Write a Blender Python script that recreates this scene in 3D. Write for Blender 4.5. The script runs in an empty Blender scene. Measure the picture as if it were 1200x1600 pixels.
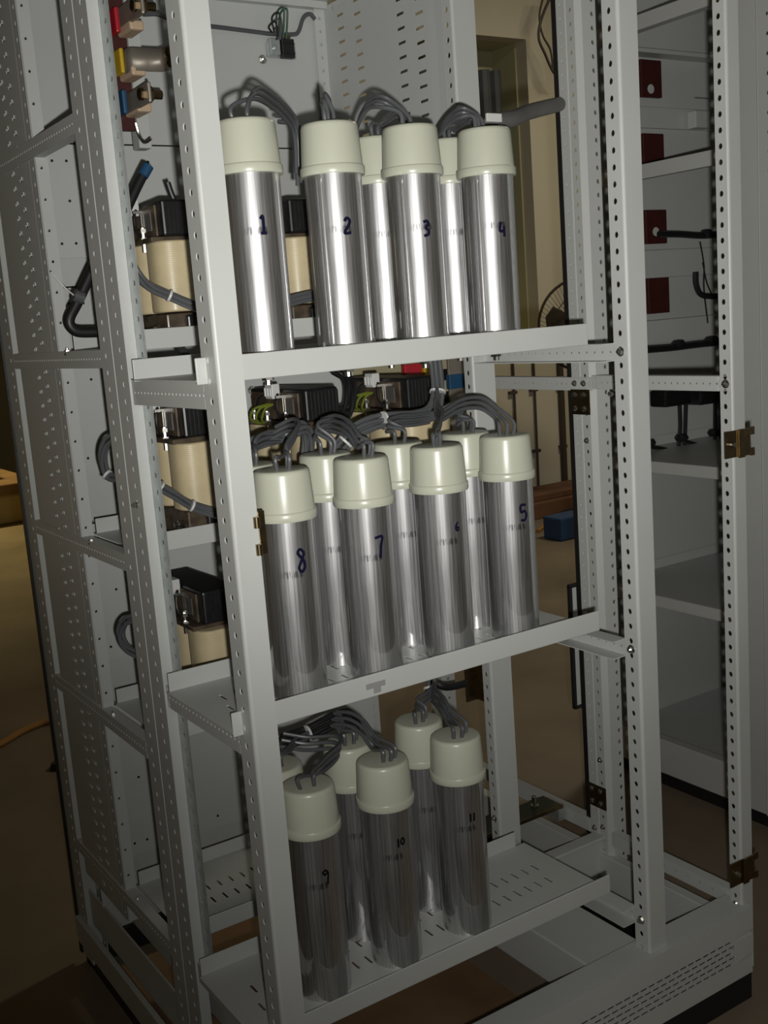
import bpy, math, random
from mathutils import Vector, Matrix
random.seed(7)
PI = math.pi
C = bpy.context.scene.collection
S = bpy.context.scene

# ------------------------------------------------------------------ camera
CAM = Vector((-0.572, -1.255, 1.30))
CR = Vector((0.83205411, -0.54979944, -0.07352912))      # camera right
CD = Vector((-0.15665092, -0.10574427, -0.9819769))      # camera down
CF = Vector((0.53211507, 0.82857632, -0.17411154))       # camera forward
FPX = 1721.0
cd = bpy.data.cameras.new('camera')
cam = bpy.data.objects.new('camera', cd); C.objects.link(cam)
cd.sensor_fit = 'HORIZONTAL'; cd.sensor_width = 36.0; cd.lens = FPX / 1200.0 * 36.0
cd.clip_start = 0.05; cd.clip_end = 60
M = Matrix((( CR.x, -CD.x, -CF.x, CAM.x), (CR.y, -CD.y, -CF.y, CAM.y), (CR.z, -CD.z, -CF.z, CAM.z), (0, 0, 0, 1)))
cam.matrix_world = M
S.camera = cam
S.view_settings.view_transform = 'Standard'; S.view_settings.look = 'None'
S.view_settings.gamma = 1.0; S.view_settings.use_curve_mapping = False
S.view_settings.exposure = 0.0

# ------------------------------------------------------------------ world and lights
w = bpy.data.worlds.new('world'); S.world = w; w.use_nodes = True
w.node_tree.nodes['Background'].inputs[0].default_value = (1.0, 0.93, 0.8, 1)
w.node_tree.nodes['Background'].inputs[1].default_value = 0.01

def light(name, kind, loc, energy, color, target=None, **kw):
    l = bpy.data.lights.new(name, kind); l.energy = energy; l.color = color
    for k, v in kw.items(): setattr(l, k, v)
    o = bpy.data.objects.new(name, l); C.objects.link(o); o.location = loc
    if target is not None:
        o.rotation_euler = (Vector(target) - Vector(loc)).to_track_quat('-Z', 'Y').to_euler()
    return o
# the camera's own flash, a little right of and below the lens
FL = CAM + CR * 0.030 + CD * 0.036 + CF * 0.01
for nm, p, ax, ay, deg in (('flash', 59.0, 60, -680, 76), ('flash_spread', 53.0, 640, -330, 112)):
    light(nm, 'SPOT', FL, p, (1.0, 0.985, 0.94), FL + CF + CR * (ax / FPX) + CD * (ay / FPX), spot_size=math.radians(deg), spot_blend=1.0, shadow_soft_size=0.010)
# dim hall lamp over the far left floor, then added fill lights
light('hall_lamp_left', 'AREA', (-0.2, 8.0, 3.9), 90.0, (1.0, 0.82, 0.36), (-0.2, 8.0, 0), shape='RECTANGLE', size=1.2, size_y=0.3, spread=math.radians(106))
light('hall_fill_right', 'AREA', (4.2, 2.0, 3.6), 40.0, (1.0, 0.92, 0.68), (4.2, 2.0, 0), shape='RECTANGLE', size=1.2, size_y=0.3)  # unseen fill, added to brighten the cream wall
light('hall_fill_front', 'AREA', (-0.5, -2.2, 3.9), 0.6, (1.0, 0.90, 0.74), (-0.5, -2.2, 0), shape='RECTANGLE', size=1.2, size_y=0.3)  # unseen weak fill, added to lift the upright faces

# ------------------------------------------------------------------ helpers
def at(px, py, axis, val):
    """point where the photo's pixel meets the plane coordinate[axis] = val"""
    r = CR * ((px - 600) / FPX) + CD * ((py - 800) / FPX) + CF
    return CAM + r * ((val - CAM[axis]) / r[axis])

def wloc(o):
    v = Vector((0, 0, 0))
    while o is not None:
        v += o.location; o = o.parent
    return v

class MB:
    def __init__(s): s.v = []; s.f = []
    def quad(s, a, b, c, d):
        n = len(s.v); s.v += [Vector(a), Vector(b), Vector(c), Vector(d)]; s.f.append((n, n+1, n+2, n+3)); return s
    def box(s, x0, x1, y0, y1, z0, z1):
        n = len(s.v)
        for z in (z0, z1):
            for x, y in ((x0, y0), (x1, y0), (x1, y1), (x0, y1)): s.v.append(Vector((x, y, z)))
        for q in ((3, 2, 1, 0), (4, 5, 6, 7), (0, 1, 5, 4), (1, 2, 6, 5), (2, 3, 7, 6), (3, 0, 4, 7)):
            s.f.append(tuple(n + i for i in q))
        return s
    def obox(s, c, ax, ay, az, hx, hy, hz):
        n = len(s.v); c = Vector(c); ax = Vector(ax).normalized(); ay = Vector(ay).normalized(); az = Vector(az).normalized()
        for z in (-hz, hz):
            for x, y in ((-hx, -hy), (hx, -hy), (hx, hy), (-hx, hy)): s.v.append(c + ax*x + ay*y + az*z)
        for q in ((3, 2, 1, 0), (4, 5, 6, 7), (0, 1, 5, 4), (1, 2, 6, 5), (2, 3, 7, 6), (3, 0, 4, 7)):
            s.f.append(tuple(n + i for i in q))
        return s
    def cyl(s, p0, p1, r, n=12, r1=None):
        p0 = Vector(p0); p1 = Vector(p1); d = (p1 - p0).normalized()
        a = d.orthogonal().normalized(); b = d.cross(a); k = len(s.v); r1 = r if r1 is None else r1
        for p, q in ((p0, r), (p1, r1)):
            for i in range(n):
                t = 2*PI*i/n; s.v.append(p + a*(q*math.cos(t)) + b*(q*math.sin(t)))
        for i in range(n): s.f.append((k+i, k+(i+1) % n, k+n+(i+1) % n, k+n+i))
        s.f.append(tuple(k+i for i in range(n))[::-1]); s.f.append(tuple(k+n+i for i in range(n)))
        return s
    def lathe(s, prof, c=(0, 0, 0), n=48):
        k = len(s.v); c = Vector(c); m = len(prof)
        for r, z in prof:
            for i in range(n):
                t = 2*PI*i/n; s.v.append(c + Vector((r*math.cos(t), r*math.sin(t), z)))
        for j in range(m-1):
            for i in range(n):
                s.f.append((k+j*n+i, k+j*n+(i+1) % n, k+(j+1)*n+(i+1) % n, k+(j+1)*n+i))
        if prof[0][0] > 1e-6: s.f.append(tuple(k+i for i in range(n))[::-1])
        if prof[-1][0] > 1e-6: s.f.append(tuple(k+(m-1)*n+i for i in range(n)))
        return s
    def tube(s, pts, r, n=8, sub=6, smooth=True):
        P = [Vector(p) for p in pts]
        if smooth and len(P) > 2:
            Q = []
            E = [P[0]*2 - P[1]] + P + [P[-1]*2 - P[-2]]
            for i in range(1, len(E)-2):
                a, b, c, d = E[i-1], E[i], E[i+1], E[i+2]
                for j in range(sub):
                    t = j/sub
                    Q.append(0.5*((2*b) + (c-a)*t + (2*a-5*b+4*c-d)*t*t + (3*b-3*c+d-a)*t**3))
            Q.append(P[-1]); P = Q
        k = len(s.v); T = []
        for i in range(len(P)):
            T.append((P[min(i+1, len(P)-1)] - P[max(i-1, 0)]).normalized())
        a = T[0].orthogonal().normalized()
        for i, p in enumerate(P):
            a = (a - T[i]*a.dot(T[i]))
            a = a.normalized() if a.length > 1e-6 else T[i].orthogonal().normalized()
            b = T[i].cross(a)
            for q in range(n):
                t = 2*PI*q/n; s.v.append(p + a*(r*math.cos(t)) + b*(r*math.sin(t)))
        for i in range(len(P)-1):
            for q in range(n):
                s.f.append((k+i*n+q, k+i*n+(q+1) % n, k+(i+1)*n+(q+1) % n, k+(i+1)*n+q))
        s.f.append(tuple(k+q for q in range(n))[::-1]); s.f.append(tuple(k+(len(P)-1)*n+q for q in range(n)))
        return s
    def prism(s, poly, o, ax, ay, az, h):
        """polygon (list of 2D) in axes ax, ay at o, extruded h along az"""
        o = Vector(o); ax = Vector(ax); ay = Vector(ay); az = Vector(az); k = len(s.v); n = len(poly)
        for e in (0, h):
            for x, y in poly: s.v.append(o + ax*x + ay*y + az*e)
        s.f.append(tuple(k+i for i in range(n))[::-1]); s.f.append(tuple(k+n+i for i in range(n)))
        for i in range(n): s.f.append((k+i, k+(i+1) % n, k+n+(i+1) % n, k+n+i))
        return s
    def strip(s, o, u, v, W, L, pitch=None, c=None, hx=.004, hy=.004, start=None, count=None):
        """flat sheet W (along u) by L (along v), with one row of holes running along v"""
        o = Vector(o); u = Vector(u).normalized(); v = Vector(v).normalized()
        if pitch is None: return s.quad(o, o+u*W, o+u*W+v*L, o+v*L)
        if c is None: c = W/2
        nc = int((L - 1e-6)//pitch) if count is None else count
        st = (L - nc*pitch)/2 if start is None else start
        if st > 1e-5: s.quad(o, o+u*W, o+u*W+v*st, o+v*st)
        en = st + nc*pitch
        if L - en > 1e-5: s.quad(o+v*en, o+u*W+v*en, o+u*W+v*L, o+v*L)
        h = pitch/2; segs = 3
        cor = [(-c, -h), (W-c, -h), (W-c, h), (-c, h)]; outer = []
        for i in range(4):
            a, b = cor[i], cor[(i+1) % 4]
            for j in range(segs):
                t = j/segs; outer.append((a[0]+(b[0]-a[0])*t, a[1]+(b[1]-a[1])*t))
        m = len(outer); inner = []
        for i in range(m):
            t = PI*1.25 + 2*PI*i/m; inner.append((hx*math.cos(t), hy*math.sin(t)))
        if max(hx, hy) > 2.2*min(hx, hy):                     # long slots: stadium outline
            inner = []
            for i in range(m):
                t = PI*1.25 + 2*PI*i/m; e = 0.35
                inner.append((hx*math.copysign(abs(math.cos(t))**e, math.cos(t)), hy*math.copysign(abs(math.sin(t))**e, math.sin(t))))
        for q in range(nc):
            cc = o + u*c + v*(st + pitch*(q+.5)); k = len(s.v)
            for x, y in outer: s.v.append(cc + u*x + v*y)
            for x, y in inner: s.v.append(cc + u*x + v*y)
            for i in range(m): s.f.append((k+i, k+(i+1) % m, k+m+(i+1) % m, k+m+i))
        return s
    def build(s, name, mat, parent=None, thick=None, bevel=None, smooth=False, off=0.0, merge=True, seg=2, angle=35):
        base = wloc(parent) if parent is not None else Vector((0, 0, 0))
        me = bpy.data.meshes.new(name)
        me.from_pydata([tuple(p - base) for p in s.v], [], s.f); me.update()
        if merge:
            import bmesh
            bm = bmesh.new(); bm.from_mesh(me); bmesh.ops.remove_doubles(bm, verts=bm.verts, dist=1e-5)
            bmesh.ops.recalc_face_normals(bm, faces=bm.faces); bm.to_mesh(me); bm.free()
        me.materials.append(mat)
        if smooth:
            for p in me.polygons: p.use_smooth = True
            try: me.set_sharp_from_angle(angle=math.radians(angle))
            except Exception: pass
        o = bpy.data.objects.new(name, me); C.objects.link(o)
        if parent is not None: o.parent = parent
        if thick:
            md = o.modifiers.new('thickness', 'SOLIDIFY'); md.thickness = thick; md.offset = off
        if bevel:
            md = o.modifiers.new('bevel', 'BEVEL'); md.width = bevel; md.segments = seg; md.limit_method = 'ANGLE'; md.angle_limit = math.radians(40)
        return o

def thing(name, label, cat, loc=(0, 0, 0), group=None):
    o = bpy.data.objects.new(name, None); C.objects.link(o); o.location = loc; o.empty_display_size = .05
    tag(o, label, cat, group); return o
def tag(o, label, cat, group=None):
    o['label'] = label; o['category'] = cat
    if group: o['group'] = group
    return o
def struct(o): o['kind'] = 'structure'; return o
def copy_tree(o, parent=None):
    c = o.copy(); C.objects.link(c); c.parent = parent
    for ch in list(o.children): copy_tree(ch, c)
    return c

# ------------------------------------------------------------------ materials
def mat(name, col, rough=.5, metal=0.0, var=0.0, vscale=8.0, bump=0.0, bscale=200.0, spec=.5, coat=0.0):
    m = bpy.data.materials.new(name); m.use_nodes = True; nt = m.node_tree; b = nt.nodes['Principled BSDF']
    b.inputs['Base Color'].default_value = (*col, 1); b.inputs['Roughness'].default_value = rough
    b.inputs['Metallic'].default_value = metal; b.inputs['Specular IOR Level'].default_value = spec
    if coat: b.inputs['Coat Weight'].default_value = coat; b.inputs['Coat Roughness'].default_value = .15
    tc = nt.nodes.new('ShaderNodeTexCoord')
    if var:
        n = nt.nodes.new('ShaderNodeTexNoise'); n.inputs['Scale'].default_value = vscale; n.inputs['Detail'].default_value = 6
        nt.links.new(tc.outputs['Object'], n.inputs['Vector'])
        r = nt.nodes.new('ShaderNodeValToRGB'); r.color_ramp.elements[0].position = .3; r.color_ramp.elements[1].position = .7
        r.color_ramp.elements[0].color = (*[max(0, x*(1-var)) for x in col], 1); r.color_ramp.elements[1].color = (*[min(1, x*(1+var)) for x in col], 1)
        nt.links.new(n.outputs['Fac'], r.inputs['Fac']); nt.links.new(r.outputs['Color'], b.inputs['Base Color'])
    if bump:
        n2 = nt.nodes.new('ShaderNodeTexNoise'); n2.inputs['Scale'].default_value = bscale; n2.inputs['Detail'].default_value = 2
        nt.links.new(tc.outputs['Object'], n2.inputs['Vector'])
        bp = nt.nodes.new('ShaderNodeBump'); bp.inputs['Strength'].default_value = bump; bp.inputs['Distance'].default_value = .002
        nt.links.new(n2.outputs['Fac'], bp.inputs['Height']); nt.links.new(bp.outputs['Normal'], b.inputs['Normal'])
    return m

PAINT = mat('grey_paint', (.50, .515, .495), .42, var=.025, vscale=6, bump=.06, bscale=420)
PANEL = mat('panel_paint', (.50, .515, .50), .45, var=.03, vscale=4, bump=.05, bscale=420)
GALV = mat('galvanised', (.55, .58, .58), .38, .75, var=.12, vscale=60)
CREAM = mat('cap_plastic', (.50, .51, .415), .30, var=.015, vscale=10, spec=.45)
GREY = mat('grey_cable', (.085, .088, .095), .38)
BLACK = mat('black_rubber', (.012, .012, .013), .45)
DARK = mat('black_core', (.010, .010, .011), .35, var=.3, vscale=90)
COIL = mat('coil_wrap', (.58, .485, .30), .42, var=.10, vscale=18, coat=.2)
VARN = mat('brown_varnish', (.07, .050, .030), .5, var=.6, vscale=45, coat=.08)
STEEL = mat('zinc_steel', (.62, .61, .58), .24, 1.0)
BRASS = mat('passivated_brass', (.24, .18, .10), .32, 1.0, var=.25, vscale=50)
TIN = mat('tinned_copper', (.30, .265, .22), .48, .55, var=.12, vscale=30)
COPPER = mat('copper', (.48, .27, .13), .33, 1.0, var=.2, vscale=30)
REDB = mat('red_board', (.055, .012, .010), .5, var=.2, vscale=40)
RED = mat('red_sleeve', (.42, .015, .025), .4)
YEL = mat('yellow_sleeve', (.55, .36, .02), .45)
BLUE = mat('blue_sleeve', (.015, .07, .15), .45)
PINK = mat('spacer_block', (.55, .40, .27), .5)
GYW = mat('green_yellow_wire', (.16, .20, .025), .4)
GRNW = mat('green_wire', (.02, .07, .035), .4)
WHITE = mat('white_plastic', (.62, .62, .60), .4)
BEIGE = mat('beige_housing', (.40, .36, .23), .5)
LABELM = mat('label_plate', (.17, .16, .15), .35, .5)
INK = mat('marker_ink', (.006, .006, .026), .85, spec=.1)
INKB = mat('black_marker_ink', (.006, .005, .006), .85, spec=.1)
PERSPEX = mat('dark_perspex', (.05, .055, .035), .12)
CONDM = mat('dusty_conduit', (.15, .143, .14), .5, var=.1, vscale=30)
BOARD = mat('cardboard', (.20, .115, .055), .8, var=.25, vscale=5)
ROPE = mat('orange_cord', (.35, .17, .04), .7)

def wave_wrap(m, scale):                 # fine wound lines on the coils
    nt = m.node_tree; b = nt.nodes['Principled BSDF']; tc = nt.nodes.new('ShaderNodeTexCoord')
    wv = nt.nodes.new('ShaderNodeTexWave'); wv.bands_direction = 'Z'; wv.inputs['Scale'].default_value = scale; wv.inputs['Distortion'].default_value = 1.2
    nt.links.new(tc.outputs['Object'], wv.inputs['Vector']); bp = nt.nodes.new('ShaderNodeBump'); bp.inputs['Strength'].default_value = .10; bp.inputs['Distance'].default_value = .001
    nt.links.new(wv.outputs['Fac'], bp.inputs['Height']); nt.links.new(bp.outputs['Normal'], b.inputs['Normal'])
wave_wrap(COIL, 95)

def alu():
    m = bpy.data.materials.new('drawn_aluminium'); m.use_nodes = True; nt = m.node_tree; L = nt.links
    out = nt.nodes['Material Output']; nt.nodes.remove(nt.nodes['Principled BSDF'])
    tc = nt.nodes.new('ShaderNodeTexCoord')
    mp = nt.nodes.new('ShaderNodeMapping'); mp.inputs['Scale'].default_value = (420, 420, 9); L.new(tc.outputs['Object'], mp.inputs['Vector'])
    n = nt.nodes.new('ShaderNodeTexNoise'); n.inputs['Scale'].default_value = 1.0; n.inputs['Detail'].default_value = 3; L.new(mp.outputs['Vector'], n.inputs['Vector'])
    # printed row of small ink ticks round the can
    mp2 = nt.nodes.new('ShaderNodeMapping'); mp2.inputs['Scale'].default_value = (520, 520, 40); L.new(tc.outputs['Object'], mp2.inputs['Vector'])
    n2 = nt.nodes.new('ShaderNodeTexNoise'); n2.inputs['Scale'].default_value = 1.0; n2.inputs['Detail'].default_value = 1; L.new(mp2.outputs['Vector'], n2.inputs['Vector'])
    sx = nt.nodes.new('ShaderNodeSeparateXYZ'); L.new(tc.outputs['Object'], sx.inputs[0])
    d = nt.nodes.new('ShaderNodeMath'); d.operation = 'SUBTRACT'; d.inputs[1].default_value = .183; L.new(sx.outputs['Z'], d.inputs[0])
    ab = nt.nodes.new('ShaderNodeMath'); ab.operation = 'ABSOLUTE'; L.new(d.outputs[0], ab.inputs[0])
    bd = nt.nodes.new('ShaderNodeMapRange'); bd.inputs['From Min'].default_value = .003; bd.inputs['From Max'].default_value = .006; bd.inputs['To Min'].default_value = 1; bd.inputs['To Max'].default_value = 0; L.new(ab.outputs[0], bd.inputs['Value'])
    tk = nt.nodes.new('ShaderNodeMapRange'); tk.inputs['From Min'].default_value = .45; tk.inputs['From Max'].default_value = .6; L.new(n2.outputs['Fac'], tk.inputs['Value'])
    ink = nt.nodes.new('ShaderNodeMath'); ink.operation = 'MULTIPLY'; 
    va = nt.nodes.new('ShaderNodeVectorMath'); va.operation = 'DOT_PRODUCT'; va.inputs[1].default_value = (math.cos(math.radians(-112))/.0395, math.sin(math.radians(-112))/.0395, 0); L.new(tc.outputs['Object'], va.inputs[0])
    am = nt.nodes.new('ShaderNodeMapRange'); am.inputs['From Min'].default_value = .86; am.inputs['From Max'].default_value = .95; L.new(va.outputs['Value'], am.inputs['Value'])
    bm_ = nt.nodes.new('ShaderNodeMath'); bm_.operation = 'MULTIPLY'; L.new(bd.outputs[0], bm_.inputs[0]); L.new(am.outputs[0], bm_.inputs[1])
    L.new(bm_.outputs[0], ink.inputs[0]); L.new(tk.outputs[0], ink.inputs[1])
    ink2 = nt.nodes.new('ShaderNodeMath'); ink2.operation = 'MULTIPLY'; ink2.inputs[1].default_value = .62; L.new(ink.outputs[0], ink2.inputs[0])
    cr = nt.nodes.new('ShaderNodeValToRGB'); cr.color_ramp.elements[0].position = .25; cr.color_ramp.elements[1].position = .8
    cr.color_ramp.elements[0].color = (.58, .58, .59, 1); cr.color_ramp.elements[1].color = (.84, .84, .845, 1); L.new(n.outputs['Fac'], cr.inputs['Fac'])
    mx = nt.nodes.new('ShaderNodeMixRGB'); mx.inputs['Color2'].default_value = (.06, .06, .07, 1); L.new(ink2.outputs[0], mx.inputs['Fac']); L.new(cr.outputs['Color'], mx.inputs['Color1'])
    bp = nt.nodes.new('ShaderNodeBump'); bp.inputs['Strength'].default_value = .16; bp.inputs['Distance'].default_value = .0004; L.new(n.outputs['Fac'], bp.inputs['Height'])
    g1 = nt.nodes.new('ShaderNodeBsdfAnisotropic'); g1.inputs['Roughness'].default_value = .065; L.new(mx.outputs['Color'], g1.inputs['Color'])
    g2 = nt.nodes.new('ShaderNodeBsdfAnisotropic'); g2.inputs['Roughness'].default_value = .40; L.new(mx.outputs['Color'], g2.inputs['Color']); L.new(bp.outputs['Normal'], g2.inputs['Normal'])
    ms = nt.nodes.new('ShaderNodeMixShader'); L.new(g1.outputs[0], ms.inputs[1])
    g3 = nt.nodes.new('ShaderNodeBsdfAnisotropic'); g3.inputs['Roughness'].default_value = .72; L.new(mx.outputs['Color'], g3.inputs['Color'])
    m0 = nt.nodes.new('ShaderNodeMixShader'); m0.inputs['Fac'].default_value = .28; L.new(g2.outputs[0], m0.inputs[1]); L.new(g3.outputs[0], m0.inputs[2]); L.new(m0.outputs[0], ms.inputs[2]); L.new(ms.outputs[0], out.inputs['Surface'])
    fr = nt.nodes.new('ShaderNodeMapRange'); fr.inputs['From Min'].default_value = .3; fr.inputs['From Max'].default_value = .7; fr.inputs['To Min'].default_value = .34; fr.inputs['To Max'].default_value = .62; L.new(n.outputs['Fac'], fr.inputs['Value']); L.new(fr.outputs[0], ms.inputs['Fac'])
    return m
ANI = 0.55
ALU = alu()
FLOORM = mat('concrete_floor', (.20, .155, .108), .65, var=.22, vscale=2.2, bump=.15, bscale=60)
WALLM = mat('cream_wall', (.62, .56, .45), .85, var=.05, vscale=1.5)
OLIVE = mat('olive_reveal', (.50, .47, .29), .85)
CEILM = mat('ceiling_paint', (.4, .38, .34), .9)
SHUT = mat('grey_shutter', (.10, .11, .125), .6)
WIREM = mat('wall_conduit', (.07, .055, .045), .6)

# ------------------------------------------------------------------ setting
struct(MB().box(-4, 8, -5, 11, -.1, 0).build('floor', FLOORM))
struct(MB().box(-4, 8, -5, 11, 4.2, 4.3).build('ceiling', CEILM))
struct(MB().box(-4.1, -4, -5, 11, 0, 4.2).build('wall_left', WALLM))
struct(MB().box(8, 8.1, -5, 11, 0, 4.2).build('wall_right', WALLM))
struct(MB().box(-4, 8, -5.1, -5, 0, 4.2).build('wall_front', WALLM))
struct(MB().box(-4, 2.2, 11, 11.1, 0, 4.2).build('wall_far', WALLM))
struct(MB().box(2.1, 2.2, 4.25, 11, 0, 4.2).build('wall_side', WALLM))
# back wall with a deep opening
wb = MB()
wb.box(2.2, 3.2, 4.25, 4.35, 0, 4.2); wb.box(3.2, 4.27, 4.25, 4.35, 0, 1.0); wb.box(4.27, 8, 4.25, 4.35, 0, 4.2); wb.box(3.2, 4.27, 4.25, 4.35, 2.93, 4.2)
struct(wb.build('wall_back', WALLM))
rv = MB().box(4.26, 4.30, 4.35, 4.62, 1.0, 2.97).box(3.16, 3.20, 4.35, 4.62, 1.0, 2.97).box(3.2, 4.26, 4.35, 4.62, .96, 1.0).box(3.2, 4.26, 4.35, 4.62, 2.93, 2.97).box(3.2, 4.26, 4.58, 4.62, 1.0, 2.93)
struct(rv.build('trim_1', OLIVE))
# ribbed grey shutter in the opening
o = MB()
for i in range(11):
    x = 3.22 + i*.098; o.cyl((x+.05, 4.54, 1.62), (x+.05, 4.54, 2.80), .046, 10)
sh = tag(o.build('window_shutter', SHUT, smooth=True), 'dark grey ribbed shutter in the wall opening behind the shelves', 'shutter')
MB().box(3.22, 4.24, 4.47, 4.485, 2.45, 2.475).build('cross_bar', BLUE, sh)
# plain boards on the lower wall with dark conduits between them
for i, (px, pt) in enumerate(((806, 565), (838, 560), (880, 575))):
    a = at(px, pt, 1, 4.2); b = at(px + (785-pt)*.045, 785, 1, 4.2)
    o = MB().tube([(a.x, 4.235, a.z+.1), (a.x+.004, 4.235, .9), (b.x, 4.235, .05)], (.008, .008, .022)[i], 8)
    for z in (.35, .75, 1.1): o.box(b.x-.03, b.x+.03, 4.225, 4.25, z, z+.02)
    tag(o.build('wall_conduit', WIREM), ('dark vertical conduit on the cream wall, farthest left of three', 'dark vertical conduit on the cream wall, middle of three', 'wide dark vertical conduit beside the black hinge post')[i], 'conduit', 'conduits on the cream wall')

# ------------------------------------------------------------------ main cabinet frame
cab = thing('switchgear_cabinet', 'light grey open-frame cabinet with perforated posts holding the capacitor shelves', 'cabinet', (.47, .45, 0))
Z = (0, 0, 1)
ZT = 2.02
def lpost(name, x, y0, yb, xr, z0, z1=ZT, m=PAINT, holes=True, zoff=0.0, front_holes=False, ret=0.0, rad=.0042):
    """angle post: perforated side at x from yb forward to y0, rounded nose, plain front from x to xr at y0"""
    r = .004; b = MB()
    b.strip((x, yb, z0), (0, -1, 0), Z, yb - y0 - r, z1 - z0, .025 if holes else None, (yb-y0-r)*.5, rad, rad*1.15, start=.010 + zoff)
    prev = (x, y0 + r)
    for k in range(1, 7):
        t = k/6*PI/2; p = (x + r - r*math.cos(t), y0 + r - r*math.sin(t))
        b.quad((*prev, z0), (*p, z0), (*p, z1), (*prev, z1)); prev = p
    if front_holes: b.strip((x+r, y0, z0), (1, 0, 0), Z, xr-x-r, z1-z0, .025, (xr-x-r)*.62, rad, rad*1.15, start=.015)
    else: b.quad((x+r, y0, z0), (xr, y0, z0), (xr, y0, z1), (x+r, y0, z1))
    if ret: b.quad((xr, y0, z0), (xr, y0+ret, z0), (xr, y0+ret, z1), (xr, y0, z1))
    return b.build(name, m, cab, thick=.0018)
pA = lpost('front_post', -.003, -.02, .0215, .031, .19, ret=.012)
pE = lpost('front_post', .695, -.02, .012, .734, .175, ret=.012)
pG = lpost('front_post', .934, -.02, .005, .963, .06, ret=.02)
pD = lpost('middle_post', .665, .338, .363, .714, .19, ret=.012)
# left middle pair of posts
b = MB(); b.strip((-.003, .388, .05), (0, -1, 0), Z, .05, ZT-.05, .025, .022, .0036, .0042); b.quad((-.003, .388, .05), (.012, .388, .05), (.012, .388, ZT), (-.003, .388, ZT)); b.quad((-.003, .338, .05), (.006, .336, .05), (.006, .336, ZT), (-.003, .338, ZT))
b.build('middle_post', PAINT, cab, thick=.0018)
b = MB(); b.strip((-.003, .334, .05), (0, -1, 0), Z, .052, ZT-.05, .025, .030, .0036, .0042, start=.018); b.quad((-.003, .334, .05), (.006, .336, .05), (.006, .336, ZT), (-.003, .334, ZT))
b.quad((-.003, .282, .05), (.013, .282, .05), (.013, .282, ZT), (-.003, .282, ZT))
b.build('middle_post', PAINT, cab, thick=.0018)
b = MB(); b.strip((.014, .282, .3), (0, -1, 0), Z, .034, ZT-.3, .025, .019, .0034, .004); b.build('galvanised_strip', GALV, cab, thick=.0015)['label'] = 'galvanised perforated strip'
# right middle pair (seen from inside)
b = MB(); b.strip((.945, .381, .05), (0, -1, 0), Z, .0225, ZT-.05, .025, .0115, .0034, .004); b.quad((.945, .3585, .05), (.951, .356, .05), (.951, .356, ZT), (.945, .3585, ZT)); b.quad((.945, .381, .05), (.965, .381, .05), (.965, .381, ZT), (.945, .381, ZT)); b.build('middle_post', PAINT, cab, thick=.0018)
b = MB(); b.strip((.945, .354, .05), (0, -1, 0), Z, .021, ZT-.05, .025, .010, .0034, .004, start=.02); b.quad((.945, .333, .05), (.953, .322, .05), (.953, .322, ZT), (.945, .333, ZT))
b.strip((.953, .322, .05), (1, 0, 0), Z, .034, ZT-.05, .025, .025, .0038, .0044); b.build('middle_post', PAINT, cab, thick=.0018)
MB().box(.946, .955, .383, .396, .1, ZT).build('gasket', BLACK, cab)['label'] = 'black rubber edge strip'
# rear posts
b = MB(); b.strip((-.003, .945, .02), (0, -1, 0), Z, .07, ZT-.02, .025, .05, .0034, .004); b.quad((-.003, .875, .02), (.022, .875, .02), (.022, .875, ZT), (-.003, .875, ZT)); b.strip((.022, .875, .02), (0, -1, 0), Z, .03, ZT-.02, .025, .015, .003, .0036)
b.build('rear_post', PAINT, cab, thick=.0018)
MB().box(-.008, -.003, .938, .95, .02, ZT).build('gasket', BLACK, cab)['label'] = 'black rubber edge strip'
b = MB(); b.strip((.945, .95, .05), (0, -1, 0), Z, .05, ZT-.05, .025, .025, .0036, .004); b.strip((.945, .90, .05), (1, 0, 0), Z, .04, ZT-.05, .025, .02, .0036, .004)
b.build('rear_post', PAINT, cab, thick=.0018)
b = MB(); b.strip((.640, .755, .1), (1, 0, 0), Z, .026, 1.82, .025, .012, .0028, .003); b.quad((.666, .755, .1), (.666, .80, .1), (.666, .80, 1.92), (.666, .755, 1.92))
b.build('panel_post', PAINT, cab, thick=.0015)
# left slotted side panel and the strip in front of it
b = MB(); z0, z1 = .24, ZT
b.strip((-.001, .845, z0), (0, -1, 0), Z, .09, z1-z0, None)
b.strip((-.001, .755, z0), (0, -1, 0), Z, .045, z1-z0, .025, .02, .0075, .0028, start=.01)
b.strip((-.001, .710, z0), (0, -1, 0), Z, .045, z1-z0, .025, .018, .0075, .0028, start=.02)
b.strip((-.001, .665, z0), (0, -1, 0), Z, .029, z1-z0, None)
b.strip((-.001, .634, z0), (0, -1, 0), Z, .03, z1-z0, .025, .018, .003, .0036)
for yc, st in ((.735, .01), (.692, .02)):
    for k in range(int((z1-z0-st)//.025)):
        zc = z0 + st + .025*(k+.5)
        b.box(-.0034, -.001, yc-.0078, yc+.0078, zc+.0030, zc+.0038); b.box(-.0030, -.001, yc-.0078, yc-.0070, zc-.001, zc+.0030)
b.quad((-.001, .634, z0), (.006, .636, z0), (.006, .636, z1), (-.001, .634, z1)); b.quad((-.001, .636, z0), (.006, .636, z0), (.006, .636, z1), (-.001, .636, z1))
b.build('side_panel', PAINT, cab, thick=.0012)
b = MB(); b.strip((0, .604, z0), (1, 0, 0), Z, .020, z1-z0, .05, .008, .0022, .0025); b.build('edge_strip', PANEL, cab, thick=.0012)
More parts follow.
